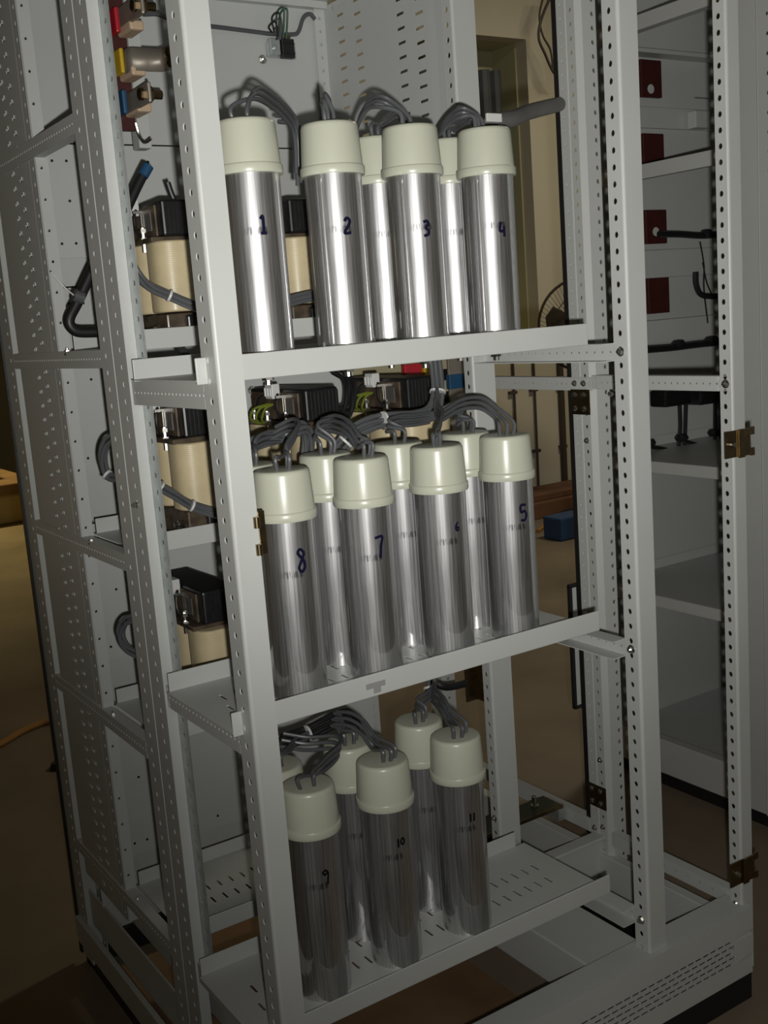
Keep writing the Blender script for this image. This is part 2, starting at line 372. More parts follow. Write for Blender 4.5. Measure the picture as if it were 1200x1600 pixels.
# right slotted side panel (upper half only)
b = MB(); z0, z1 = 1.30, 1.92; X = .665
ys = [.755, .712, .662, .607, .52, .462, .405, .366]
def seg(ya, yb, hole, st):
    b.strip((X, ya, z0), (0, -1, 0), Z, ya-yb, z1-z0, .025 if hole else None, (ya-yb)/2, .0125, .0025, start=st)
seg(.755, .721, False, 0); seg(.721, .671, True, .003); seg(.671, .659, False, 0); seg(.659, .609, True, .015); seg(.609, .516, False, 0); seg(.516, .466, True, .003); seg(.466, .458, False, 0); seg(.458, .408, True, .015); seg(.408, .364, False, 0)
b.build('side_panel', PANEL, cab, thick=.0012)['label'] = 'grey side panel with rows of ventilation slots'
# back sheet, roof sheet, mounting plates
MB().box(-.001, .668, .762, .766, .2, 1.93).build('back_panel', PANEL, cab)
MB().box(0, .668, .40, .766, 1.928, 1.932).box(0, .668, .745, .762, 1.915, 1.928).build('roof_panel', PAINT, cab)
for i, (za, zb) in enumerate(((1.444, 1.641), (1.06, 1.394), (.70, .965), (.30, .612))):
    b = MB().box(.015, .635, .728, .731, za, zb)
    b.box(.015, .635, .728, .75, zb-.002, zb)
    hl = []
    p = b.build('mounting_plate', PANEL, cab)
    hp = [(x + .01*math.sin(x*40), z) for x in (.06, .10, .25, .35, .45, .60) for z in (za+.025, zb-.03)] + [(.09, (za+zb)/2), (.33, (za+zb)/2+.01)]
    for x, z in hp: MB().cyl((x, .7275, z), (x, .7281, z), .0026, 8).build('screw_hole', BLACK, p)
# rails
def rail(name, p0, p1, h, side, holes=.0125, fl=.018, m=PAINT):
    """C-channel from p0 to p1 (top outer edge); side = direction the flanges point"""
    p0 = Vector(p0); p1 = Vector(p1); u = (p1-p0).normalized(); L = (p1-p0).length; side = Vector(side); b = MB()
    b.strip(p0 - Vector(Z)*h, Z, u, h, L, holes, h/2, .0019, .0019)
    b.quad(p0, p1, p1 + side*fl, p0 + side*fl); d = Vector((0, 0, -h)); b.quad(p0+d, p1+d, p1+d+side*fl, p0+d+side*fl)
    return b.build(name, m, cab, thick=.0016)
for z, h in ((1.625, .028), (1.282, .027), (.964, .026), (.653, .028), (.302, .025)):
    rail('side_rail', (-.003, .388, z), (-.003, .876, z), h, (1, 0, 0))
for z, h in ((1.236, .034), (.776, .034), (.316, .034)):
    rail('side_rail', (.000, .02, z), (.000, .282, z), h, (1, 0, 0), fl=.02)
for z, h in ((1.232, .027), (.748, .029), (.268, .030)):
    rail('side_rail', (.697, .012, z), (.697, .338, z), h, (-1, 0, 0) if z < .3 else (-1, 0, 0), .018, fl=.03)
rail('side_rail', (.940, .005, 1.158), (.940, .32, 1.158), .025, (1, 0, 0), .0145)
rail('side_rail', (.943, .325, 1.154), (.943, .90, 1.154), .025, (1, 0, 0), .0145)
rail('side_rail', (.945, .005, .205), (.945, .32, .205), .03, (1, 0, 0), .03)
rail('side_rail', (.945, .383, .215), (.945, .90, .215), .03, (1, 0, 0), .03)
# base
b = MB()
X0, X1, Y0 = -.02, .945, -.032; zb, zt = .062, .193
b.strip((X0, Y0, zb), (1, 0, 0), Z, X1-X0, .032); zz = zb + .032
for k in range(5):
    b.strip((X0, Y0, zz), Z, (1, 0, 0), .011, X1-X0,   .0195, .0055, .0019, .0085, start=.09 + (.0098 if k % 2 else 0), count=42); zz += .011
b.strip((X0, Y0, zz), (1, 0, 0), Z, X1-X0, zt-zz)
b.quad((X0, Y0, zt), (X1, Y0, zt), (X1, Y0+.055, zt), (X0, Y0+.055, zt)); b.quad((X0, Y0+.055, zt), (X1, Y0+.055, zt), (X1, Y0+.055, zt-.03), (X0, Y0+.055, zt-.03))
b.quad((X0, Y0, zb), (X1, Y0, zb), (X1, Y0+.03, zb), (X0, Y0+.03, zb)); b.quad((X1, Y0, zb), (X1, Y0+.03, zb), (X1, Y0+.03, zt), (X1, Y0, zt))
b.build('base_beam', PAINT, cab, thick=.0018)['label'] = 'front base beam with rows of vent slots'
MB().box(-.014, -.003, -.02, .93, .055, .112).box(.03, .05, .0, .90, .19, .236).box(.006, .010, .0, .9, .11, .19).build('base_beam', PAINT, cab, bevel=.002)
MB().box(.612, .735, .025, .351, .085, .172).build('base_beam', PAINT, cab, bevel=.003)
MB().box(.65, .945, .352, .372, .07, .188).box(.65, .945, .34, .372, .182, .19).build('base_beam', PAINT, cab, bevel=.002)
MB().box(.936, .96, .03, .93, .07, .15).build('base_beam', PAINT, cab, bevel=.002)
MB().box(0, .95, .92, .945, .055, .19).build('base_beam', PAINT, cab, bevel=.002)
MB().box(.0, .955, -.022, .01, 0, .062).box(.0, .025, .01, .93, 0, .055).box(.93, .955, .01, .93, 0, .062).box(.0, .955, .91, .935, 0, .055).build('plinth', BLACK, cab)['label'] = 'black plinth strip'
# bolts in the frame
def bolt(pt, d, r=.006, l=.006, parent=cab):
    p = Vector(pt); d = Vector(d).normalized()
    MB().cyl(p, p + d*l*.35, r*1.25, 14).cyl(p + d*l*.35, p + d*l, r*.92, 6).cyl(p + d*l, p + d*l*1.5, r*.45, 8).build('bolt', STEEL, parent, merge=False)
for pt in ((.694, -.004, 1.219), (.694, -.004, .734), (.694, -.004, .25), (.933, -.008, 1.146), (.933, -.008, .19)): bolt(pt, (-1, 0, 0))
for pt in ((.941, .369, 1.143), (.941, .344, 1.143), (.944, .344, 1.19), (.944, .344, 1.03), (.944, .344, .66), (.944, .344, .36), (.944, .344, .21), (.944, .369, .2)): bolt(pt, (-1, 0, 0), .0048, .005)
for pt in ((.664, .350, .70), (.664, .35, .32)): bolt(pt, (-1, 0, 0), .005)
bolt(at(118, 684, 1, .874), (0, -1, 0), .004); bolt((-.004, .305, 1.052), (-1, 0, 0), .004); bolt((.968, .302, 1.12), (0, -1, 0), .004)
for px, py in ((108, 545), (145, 840), (180, 1117), (217, 1397)):
    q = at(px, py, 1, .55); bolt((q.x+.0, .56, [1.276, .958, .648, .296][[545, 840, 1117, 1397].index(py)]), (0, 0, 1), .005, .008)
bolt(at(410, 93, 1, .76), (0, -1, 0), .007, .006); bolt(at(393, 610, 1, .72), (0, -1, 0), .007)
for px, py in ((231, 713), (232, 736)):
    q = at(px, py, 0, .016); MB().cyl(q, q + Vector((.012, -.004, 0)), .006, 10).build('bolt', BLACK, cab)
# hinge plates on the right middle pair, latch clips on the front posts
for z in (1.107, .276):
    h = MB().box(.9415, .944, .331, .384, z-.026, z+.024).build('hinge', BRASS, cab, bevel=.001); h['label'] = 'dark brass hinge plate with four screws'
    for y in (.347, .372):
        for q in (-.014, .013): MB().cyl((.942, y, z+q), (.937, y, z+q), .0062, 12, .004).build('screw', STEEL, h)
def clip(px, py, w, hgt, y, holes=True):
    a = at(px, py, 1, y); x = a.x; z = a.z
    b = MB()
    prof = [(0, -.012), (0, .0), (.0, .012)]
    b.box(x-.002, x+w*.45, y-.004, y-.0015, z-hgt, z); b.box(x+w*.42, x+w*.62, y-.008, y-.004, z-hgt-.002, z+.001)
    b.box(x+w*.6, x+w*.85, y-.006, y-.003, z-hgt, z); b.box(x+w*.85, x+w, y-.006, y-.003, z-.012, z+.002); b.box(x+w*.85, x+w, y-.006, y-.003, z-hgt-.002, z-hgt+.012)
    o = b.build('latch_clip', BRASS, cab, bevel=.0008); o['label'] = 'brass latch clip'
    MB().cyl((x+w*.2, y-.004, z-hgt*.5), (x+w*.2, y-.011, z-hgt*.5), .0055, 10, .004).build('screw', STEEL, o)
    return o
clip(1131, 675, .072, .046, -.021); clip(1140, 1350, .072, .046, -.021)
# clip on the near left post: two curled lugs and a plate behind
a = at(399, 806, 1, -.02)
o = MB().box(a.x+.006, a.x+.016, -.014, -.010, a.z-.052, a.z+.004).build('latch_clip', BRASS, cab, bevel=.0008); o['label'] = 'brass latch clip'
for dz in (-.008, -.043): MB().cyl((a.x-.001, -.024, a.z+dz-.007), (a.x-.001, -.024, a.z+dz+.007), .0042, 12).box(a.x-.001, a.x+.012, -.021, -.018, a.z+dz-.007, a.z+dz+.007).build('lug', BRASS, o, smooth=True)

# ------------------------------------------------------------------ trays
def tray(x0, x1, y0, y1, zf, lip, label, slots=True):
    t = thing('equipment_tray', label, 'tray', ((x0+x1)/2, (y0+y1)/2, zf), 'grey shelf trays in the cabinet')
    b = MB(); W = x1-x0
    rows = [(y0, y0+.07, False), (y0+.07, y0+.112, True), (y0+.112, y0+.118, False), (y0+.118, y0+.16, True), (y0+.16, y1, False)]
    for i, (ya, yb_, s) in enumerate(rows):
        if s and slots: b.strip((x0, ya, zf), (0, 1, 0), (1, 0, 0), yb_-ya, W, .0232, (yb_-ya)/2, .0125, .0021, start=.03 + (.011 if i == 3 else 0), count=25)
        else: b.strip((x0, ya, zf), (0, 1, 0), (1, 0, 0), yb_-ya, W)
    b.build('tray_floor', PAINT, t, thick=.0016, off=-1)
    # front lip: folded upstand with rolled edge; small notch at each end
    MB().box(x0, x1, y0-.003, y0, zf-.004, zf+lip).build('front_lip', PAINT, t, bevel=.0022, seg=3)
    MB().box(x0+.004, x1-.02, y1, y1+.0025, zf-.002, zf+lip).build('rear_lip', PAINT, t, bevel=.001)
    return t
CT = []
for zf, nm in ((1.238, 'top grey capacitor tray, at eye level, carrying six silver cans'), (.780, 'middle grey capacitor tray, carrying eight silver cans'), (.320, 'bottom grey capacitor tray with empty slotted floor at its right end')):
    CT.append(tray(-.018, .637, .012, .232, zf, .029, nm))
q = at(587, 1070, 1, .009); MB().box(q.x-.016, q.x+.016, .0084, .009, q.z-.004, q.z+.004).box(q.x-.004, q.x+.008, .0084, .009, q.z-.012, q.z-.004).build('smear', mat('grey_smear', (.28, .28, .28), .6), [c for c in CT[1].children if c.name.startswith('front_lip')][0])['label'] = 'grey smear'
q = at(855, 1405, 2, .3208); MB().lathe([(0, 0), (.0085, 0), (.0085, .0006), (0, .0006)], q, 20).build('bolt_hole', BLACK, CT[2])
RT = []
for zf, nm in ((1.281, 'top rear reactor tray seen behind the top left of the frame'), (.9655, 'second rear reactor tray below the thick black cable'), (.655, 'third rear reactor tray behind the middle capacitor tray'), (.303, 'lowest empty rear tray with slots near the floor')):
    RT.append(tray(.022, .650, .372, .602, zf, .027, nm, slots=zf < .4))

# ------------------------------------------------------------------ capacitors
R = .0395; RH = .256; RT_ = .325
def cap_proto():
    t = thing('capacitor', '', 'capacitor', (0, 0, 0), 'aluminium capacitors')
    MB().lathe([(R-.002, 0), (R, .002), (R, RH+.002)], n=64).build('can', ALU, t, smooth=True)
    pr = [(R+.0003, RH), (.0440, RH), (.0447, RH+.002), (.0447, RH+.0105), (.0437, RH+.0122), (.0424, RH+.0128), (.0395, RT_-.006), (.0385, RT_-.0022), (.0362, RT_-.0004), (.034, RT_), (0.0, RT_)]
    MB().lathe(pr, n=64).build('cap', CREAM, t, smooth=True, angle=50)
    MB().cyl((0, 0, -.0017), (0, 0, -.0045), .011, 12).cyl((0, 0, -.0045), (0, 0, -.011), .0085, 6).cyl((0, 0, -.011), (0, 0, -.017), .0048, 10).build('mounting_stud', STEEL, t)
    return t
proto = cap_proto()
DIG = {
 '1': [[(-.003, .010), (.001, .014), (.001, -.012)], [(-.004, -.012), (.006, -.012)]],
 '2': [[(-.005, .008), (-.001, .013), (.004, .010), (.003, .003), (-.006, -.011), (.006, -.011)]],
 '3': [[(-.005, .012), (.002, .013), (.004, .007), (-.001, .002), (.004, -.003), (.003, -.010), (-.005, -.012)]],
 '4': [[(-.003, .013), (-.006, -.003), (.005, -.003)], [(.003, .005), (.003, -.014)]],
 '5': [[(.006, .013), (-.004, .013), (-.004, .002), (.003, .003), (.006, -.004), (.002, -.012), (-.005, -.011)]],
 '6': [[(.003, .011), (-.003, .004), (-.004, -.006), (.001, -.010), (.004, -.005), (.001, -.001), (-.003, -.004)]],
 '7': [[(-.006, .015), (.006, .016), (.003, .002), (.001, -.016)]],
 '8': [[(.004, .014), (-.001, .017), (-.004, .011), (.004, .000), (.005, -.010), (.000, -.016), (-.004, -.010), (.000, -.001), (.005, .009), (.004, .014)]],
 '9': [[(.004, .007), (.000, .012), (-.005, .009), (-.002, .004), (.004, .007), (.003, -.004), (.002, -.014)]],
 '10': [[(-.004, .010), (-.004, -.006)], [(.005, .010), (.0015, .006), (.0025, -.001), (.006, -.002), (.008, .004), (.005, .010)]],
 '11': [[(-.003, .009), (-.003, -.007)], [(.005, .009), (.004, -.007)]],
}
def number(o, txt, ang, z, m, r=.00105, sc=1.0):
    b = MB()
    for st in DIG[txt]:
        pts = []
        for x, y in st:
            t = math.radians(ang) + x*sc/R
            pts.append(Vector(((R+.0001)*math.cos(t), (R+.0001)*math.sin(t), z + y*sc)))
        b.tube(pts, r, 6, sub=5)
    for i in range(len(b.v)):
        rr = math.hypot(b.v[i].x, b.v[i].y); k = (R + (rr-R)*.3 + .0001)/rr
        b.v[i].x *= k; b.v[i].y *= k
    off = wloc(o); b.v = [p + off for p in b.v]
    b.build('handwritten_number', m, o, smooth=True)['label'] = 'handwritten number ' + txt
CX = (.122, .251, .386, .520)
YF, YR = .0855, .181
first = [True]
CAPS = {}
def cap(key, x, y, zf, label, num=None, lead=None, rot=0):
    if first[0]: o = proto; first[0] = False
    else:
        o = proto.copy(); C.objects.link(o)
        for ch in proto_parts:
            c = ch.copy(); C.objects.link(c); c.parent = o
    o.location = (x, y, zf); o['label'] = label; o['category'] = 'capacitor'; o['group'] = 'aluminium capacitors'
    CAPS[key] = o
    return o
proto_parts = list(proto.children)
shelf = (1.238, .780, .320); xs1 = (.119, .2465, .3805, .516); xs2 = (.126, .256, .391, .524); xs3 = (.122, .2525, .391)
nums1 = [('1', -100.9, 1.427), ('2', -99.7, 1.424), ('3', -104, 1.418), ('4', -99, 1.415)]
nums2 = [('8', -93.5, .981), ('7', -96.9, .977), ('6', -89.7, .984), ('5', -95.4, .984)]
nums3 = [('9', -94.8, .516), ('10', -95.5, .523), ('11', -99.2, .520)]
for x, (n, a, z) in zip(xs1, nums1):
    o = cap('a'+n, x, YF, shelf[0], 'silver capacitor can with cream cap marked %s, front row of the top tray' % n)
    CAPS['a'+n]['n'] = 0; del CAPS['a'+n]['n']
for x, (n, a, z) in zip(xs2, nums2): cap('b'+n, x, YF, shelf[1], 'silver capacitor can with cream cap marked %s, front row of the middle tray' % n)
for x, (n, a, z) in zip(xs3, nums3): cap('c'+n, x, YF, shelf[2], 'dim silver capacitor can with cream cap marked %s, front row of the bottom tray' % n)
for x, lab, k in ((.384, 'unmarked capacitor can in the rear row, between cans 2 and 3 of the top tray', 'ar3'), (.518, 'unmarked capacitor can in the rear row, between cans 3 and 4 of the top tray', 'ar4')): cap(k, x, YR, shelf[0], lab)
for x, lab, k in ((.124, 'mostly hidden rear capacitor can left of and behind can 8 on the middle tray', 'br8'), (.252, 'unmarked rear capacitor can between cans 8 and 7 on the middle tray', 'br7'), (.385, 'unmarked rear capacitor can between cans 7 and 6 on the middle tray', 'br6'), (.519, 'unmarked rear capacitor can between cans 6 and 5 on the middle tray', 'br5')): cap(k, x, YR, shelf[1], lab)
for x, lab, k in ((.122, 'mostly hidden rear capacitor can behind can 9 on the bottom tray', 'cr9'), (.250, 'unmarked rear capacitor can between cans 9 and 10 on the bottom tray', 'cr10'), (.386, 'unmarked rear capacitor can between cans 10 and 11 on the bottom tray', 'cr11')): cap(k, x, YR, shelf[2], lab)
for pre, lst, zf, mk in (('a', nums1, shelf[0], INK), ('b', nums2, shelf[1], INK), ('c', nums3, shelf[2], INKB)):
    for n, a, z in lst: number(CAPS[pre+n], n, a, z - zf, mk, .0016 if (pre == 'c' or n == '6') else .0022, .62 if n == '6' else (.85 if pre == 'c' else (.8 if pre == 'a' else .95)))

# leads: each rises from its cap and bends to the point where it joins a bundle
def leads(key, offs, way, r=.0031, spread=.0085):
    o = CAPS[key]; base = wloc(o) + Vector((0, 0, RT_))
    for i, (dx, dy) in enumerate(offs):
        s = base + Vector((dx, dy, -.004)); k = (i - (len(offs)-1)/2)*spread
        pts = [s, s + Vector((dx*.15, dy*.15, .022))] + [Vector(p) + Vector((k*.7, k*.5, k*.9)) for p in way]
        MB().tube(pts, r, 8, 7).build('lead', GREY, o, smooth=True)
T3 = [(-.012, -.004), (.006, -.010), (.014, .010)]
A = lambda px, py, y: at(px, py, 1, y)
leads('a1', [(-.012, .006), (.006, .002), (.012, .014)], [A(398, 146, .11), A(425, 158, .16), A(450, 180, .20), A(463, 205, .225), A(466, 262, .235)])
leads('a2', [(-.008, -.004), (.002, .004), (.012, .008)], [A(505, 155, .10), A(512, 165, .14), A(514, 190, .21)])
leads('a3', [(-.014, -.002), (-.004, .010), (.010, .014)], [A(600, 160, .10), A(578, 162, .13), A(563, 184, .165), A(556, 205, .20)])
leads('a4', [(-.016, .0), (-.004, .008), (.008, .014)], [A(722, 176, .10), A(704, 186, .13), A(690, 202, .16), A(682, 215, .21)])
leads('ar3', [(-.012, -.012), (.006, .0), (.014, .01)], [A(600, 190, .2), A(622, 176, .22), A(640, 196, .24)])
leads('ar4', [(-.012, -.012), (.006, .0), (.014, .01)], [A(715, 196, .2), A(736, 182, .22), A(748, 200, .24)])
leads('b8', [(-.012, -.012), (.006, -.012), (.012, .004)], [A(446, 702, .10), A(464, 672, .15), A(454, 664, .19), A(428, 676, .22)])
leads('b7', [(-.002, -.012), (.012, -.010), (.016, .002)], [A(560, 690, .10), A(544, 668, .14), A(522, 658, .19), A(500, 664, .23)])
leads('b6', [(-.014, -.014), (-.002, -.012), (.004, .002)], [A(684, 672, .10), A(690, 652, .14), A(684, 640, .2), A(681, 615, .235)])
leads('b5', [(-.014, -.006), (-.004, -.010), (.010, -.008)], [A(776, 646, .10), A(752, 630, .13), A(722, 632, .17), A(694, 648, .215)])
leads('br8', [(-.01, -.012), (.006, -.012), (.012, .004)], [A(398, 694, .19), A(416, 684, .21), A(440, 682, .23)])
leads('br7', [(-.014, -.014), (.0, -.016), (.012, -.006)], [A(494, 674, .185), A(510, 664, .20), A(530, 668, .22), A(552, 674, .24)])
leads('br6', [(-.014, -.014), (.004, -.012), (.012, .0)], [A(606, 666, .19), A(622, 658, .205), A(648, 656, .22), A(672, 652, .235)])
leads('br5', [(-.012, -.012), (.006, -.012), (.012, .0)], [A(716, 656, .19), A(722, 640, .205), A(708, 638, .22), A(690, 646, .235)])
leads('c9', [(-.016, -.010), (.004, -.014), (.008, -.006)], [A(505, 1196, .11), A(530, 1172, .14), A(520, 1160, .17), A(480, 1162, .20), A(440, 1156, .22)])
leads('c10', [(-.006, -.012), (.004, -.016), (.014, -.010)], [A(584, 1160, .11), A(568, 1138, .14), A(546, 1124, .17), A(524, 1122, .20)])
leads('c11', [(-.012, -.012), (.0, -.016), (.014, -.006)], [A(702, 1118, .11), A(692, 1100, .14), A(680, 1088, .18), A(676, 1076, .21)])
leads('cr11', [(-.014, -.014), (.0, -.014), (.012, -.004)], [A(650, 1102, .19), A(664, 1092, .2), A(674, 1082, .21), A(677, 1070, .215)])
leads('cr10', [(-.012, -.012), (.002, -.014), (.012, -.004)], [A(534, 1140, .19), A(530, 1128, .205), A(520, 1124, .22)])
leads('cr9', [(-.012, -.012), (.002, -.014)], [A(452, 1170, .19), A(462, 1158, .21), A(480, 1150, .22)])

# ------------------------------------------------------------------ reactors
def reactor_proto():
    t = thing('reactor', '', 'reactor', (0, 0, 0), 'three phase reactors on the rear trays')
    # local origin: front left bottom corner of the iron core; x right, y deep, z up
    D = .205
    MB().box(0, .066, 0, D, .166, .222).build('top_yoke', DARK, t, bevel=.004)['label'] = 'black laminated top yoke'
    q = MB()
    for k in range(9):
        x = .004 + k*.0072; q.box(x, x+.003, -.0016, 0, .170, .217)
    q.build('lamination', DARK, t.children[0])
    MB().box(-.004, .0, .02, D-.01, .168, .216).box(-.02, .078, .004, D-.006, .158, .166).build('clamp_frame', VARN, t, bevel=.001)['label'] = 'brown varnished clamp frame'
    MB().box(-.0055, -.004, .036, .066, .178, .206).build('rating_plate', LABELM, t)['label'] = 'small blank grey plate'
    MB().box(-.010, .076, .0, D, .002, .048).build('bottom_yoke', VARN, t, bevel=.003)
    bc = MB().box(.020, .070, -.012, 0, .006, .044).build('bottom_core', DARK, t, bevel=.003)
    q = MB()
    for k in range(7): q.box(.023+k*.0068, .026+k*.0068, -.0136, -.012, .010, .040)
    q.build('lamination', DARK, bc)
    for y in (.02, .10, .18): MB().cyl((-.010, y, .026), (-.020, y, .026), .0075, 6).cyl((-.020, y, .026), (-.027, y, .026), .0042, 8).build('bolt', STEEL, t)
    for k in range(3):
        b = MB(); y0 = -.018 + k*.076; y1 = y0 + .074; x0, x1 = -.019, .092; r = .030; poly = []
        for cx, cy, a0 in ((x1-r, y1-r, 0), (x0+r, y1-r, 90), (x0+r, y0+r, 180), (x1-r, y0+r, 270)):
            for s in range(7):
                a = math.radians(a0 + s*15); poly.append((cx + r*math.cos(a), cy + r*math.sin(a)))
        b.prism(poly, (0, 0, .050), (1, 0, 0), (0, 1, 0), (0, 0, 1), .109)
        b.build('coil', COIL, t, smooth=True, bevel=.003)
    # terminal end on the left face: connector, bracket, earth wires, studs
    e = MB().box(-.018, -.002, .085, .112, .206, .232).box(-.021, -.018, .087, .091, .210, .226).box(-.021, -.018, .097, .101, .210, .226).box(-.021, -.018, .107, .111, .210, .226).build('terminal_connector', WHITE, t, bevel=.002); e['label'] = 'white terminal connector'
    MB().box(-.008, -.004, .068, .072, .168, .212).box(-.02, -.004, .068, .072, .208, .212).build('bracket', STEEL, t)
    for y in (.05, .12, .17):
        MB().cyl((-.014, y, .146), (-.014, y, .184), .0042, 8).cyl((-.014, y, .160), (-.014, y, .168), .0085, 6).cyl((-.014, y, .176), (-.014, y, .182), .0075, 6).build('stud', STEEL, t)
    for k in range(3):
        MB().tube([(-.012, .098+.008*k, .196), (-.026-.006*k, .10+.01*k, .190), (-.030-.005*k, .11+.012*k, .172), (-.018, .125+.01*k, .160)], .0022, 6, 6).build('earth_wire', GYW, t, smooth=True)
    MB().tube([(-.010, .080, .214), (-.016, .074, .206), (-.018, .070, .185), (-.014, .058, .168)], .0026, 6, 6).tube([(-.010, .11, .214), (-.024, .125, .205), (-.022, .14, .18), (-.014, .165, .165)], .0026, 6, 6).build('sensor_wire', BLACK, t, smooth=True)
    return t
rp = reactor_proto(); firstr = True
zt_ = (1.2815, .966, .6555)
spots = [(0, .120, 'reactor at the left of the top rear tray, below the red board'), (0, .344, 'reactor on the top rear tray glimpsed between cans 1 and 2'),
         (1, .120, 'reactor at the left of the second rear tray with grey cables across it'), (1, .344, 'reactor above can 8 and can 7 in the middle of the second rear tray'), (1, .555, 'reactor above cans 7 and 6 at the right of the second rear tray'),
         (2, .120, 'reactor low at the left of the third rear tray, seen from above'), (2, .344, 'dark reactor behind the cables of can 9 on the third rear tray'), (2, .552, 'dark reactor behind the rear can of can 11 on the third rear tray')]
for k, (lev, x, lab) in enumerate(spots):
    o = rp if k == 0 else copy_tree(rp)
    o.location = (x, .392, zt_[lev]); o['label'] = lab; o['category'] = 'reactor'; o['group'] = 'three phase reactors on the rear trays'

# ------------------------------------------------------------------ cable bundles
def bundle(name, pts, n, r, R_, label, m=GREY, cat='cable bundle', ties=()):
    t = thing(name, label, cat, tuple(pts[0]), 'cable bundles')
    for i in range(n):
        a = 2*PI*i/n; ox = Vector((R_*math.cos(a), R_*.6*math.sin(a), R_*math.sin(a)))
        MB().tube([Vector(p) + ox for p in pts], r, 8, 7).build('cable', m, t, smooth=True)
    for q in ties:
        p = Vector(pts[q]); d = (Vector(pts[q+1]) - Vector(pts[q-1])).normalized()
        MB().cyl(p - d*.0018, p + d*.0018, R_ + r*1.25, 14).build('cable_tie', WHITE, t)
    return t
bundle('cable_bundle', [A(198, 400, .345), A(214, 428, .345), A(232, 447, .348), A(265, 462, .345), A(300, 477, .335), A(345, 490, .32), A(400, 484, .30), A(470, 466, .30), A(520, 455, .30)], 4, .0034, .0055, 'grey cable bundle crossing the cream coils of the top left reactor', ties=(3,))
bundle('cable_bundle', [A(232, 740, .345), A(250, 760, .345), A(275, 775, .345), A(300, 790, .345), A(345, 803, .335), A(400, 806, .30)], 4, .0034, .0055, 'grey cable bundle crossing the coils of the second level left reactor', ties=(1, 3))
bundle('cable_bundle', [A(676, 528, .26), A(681, 570, .26), A(684, 612, .25), A(676, 642, .24), A(650, 652, .235), A(600, 656, .235), A(566, 668, .24), A(540, 690, .25), A(522, 716, .26)], 6, .0036, .0095, 'thick grey cable trunk dropping from the top tray behind cans 7 and 6', ties=(2, 5, 7))
bundle('cable_bundle', [A(378, 700, .235), A(410, 688, .24), A(445, 678, .24), A(474, 668, .25), A(482, 690, .26), A(478, 730, .27)], 5, .0036, .008, 'knot of grey cables behind can 8 on the middle tray', ties=(2,))
bundle('cable_bundle', [A(440, 1160, .235), A(480, 1146, .24), A(520, 1126, .24), A(545, 1120, .25), A(556, 1135, .27)], 5, .0036, .009, 'dark cable bundle behind cans 9 and 10 on the bottom tray', m=BLACK, ties=(1,))
bundle('cable_bundle', [A(676, 1060, .25), A(672, 1076, .24), A(678, 1090, .235), A(690, 1104, .24)], 4, .0036, .007, 'small cable bundle above can 11 under the middle tray', ties=(1,))
bundle('cable_bundle', [A(516, 574, .5), A(541, 590, .47), A(548, 612, .45), A(544, 640, .44), A(530, 648, .44)], 4, .0040, .009, 'black cables dropping behind the reactor over can 7', m=BLACK)
bundle('cable_bundle', [A(190, 678, .42), A(168, 690, .44), A(160, 715, .45), A(168, 742, .45), A(196, 748, .42)], 3, .0034, .005, 'grey cable loop beside the left posts at the second level', ties=(3,))
bundle('cable_bundle', [A(222, 965, .42), A(198, 970, .44), A(188, 990, .45), A(198, 1012, .44), A(226, 1026, .42)], 3, .0034, .005, 'grey cable loop beside the left posts at the third level')
bundle('cable_bundle', [A(436, 185, .24), A(452, 188, .245), A(464, 205, .25), A(466, 240, .25), A(466, 285, .26)], 3, .0036, .006, 'grey cables dropping behind the gap between cans 1 and 2')
# thick black cables
t = tag(MB().tube([A(168, 380, .50), A(150, 410, .50), A(122, 470, .50), A(108, 500, .50), A(118, 517, .50), A(145, 519, .50), A(190, 516, .50)], .0088, 12, 8).build('black_cable', BLACK, smooth=True), 'thick black cable bent into an elbow at the left of the top rear tray', 'cable')
MB().tube([A(150, 396, .50), A(147, 418, .499), A(156, 436, .5)], .004, 8).build('wire_end', GREY, t, smooth=True)
MB().cyl(A(115, 461, .49), A(130, 466, .49), .0098, 12).build('cable_tie', GREY, t)
MB().tube([A(80, 425, .50), A(100, 448, .50), A(116, 462, .49)], .0012, 6).build('tie_tail', WHITE, t)
MB().cyl(A(168, 382, .50), A(172, 372, .5), .0096, 12).build('end_sleeve', REDB, t)
t = tag(MB().tube([A(178, 360, .47), A(196, 330, .47), A(212, 296, .47), A(226, 268, .47), A(231, 258, .47)], .0080, 12).build('black_cable', BLACK, smooth=True), 'black cable end with blue sleeve rising above the top left reactor', 'cable')
MB().cyl(A(223, 275, .466), A(232, 259, .466), .0088, 12).build('end_sleeve', BLUE, t)
t = tag(MB().tube([A(280, 340, .44), A(274, 318, .44), A(267, 300, .44), A(262, 285, .44)], .0046, 10).build('black_cable', BLACK, smooth=True), 'short black cable end standing up from the top left reactor', 'cable')
t = tag(MB().tube([A(272, 530, .40), A(284, 548, .395), A(300, 572, .39)], .0085, 4, smooth=False).build('black_strap', BLACK), 'black strap hanging below the front lip of the top rear tray', 'strap')

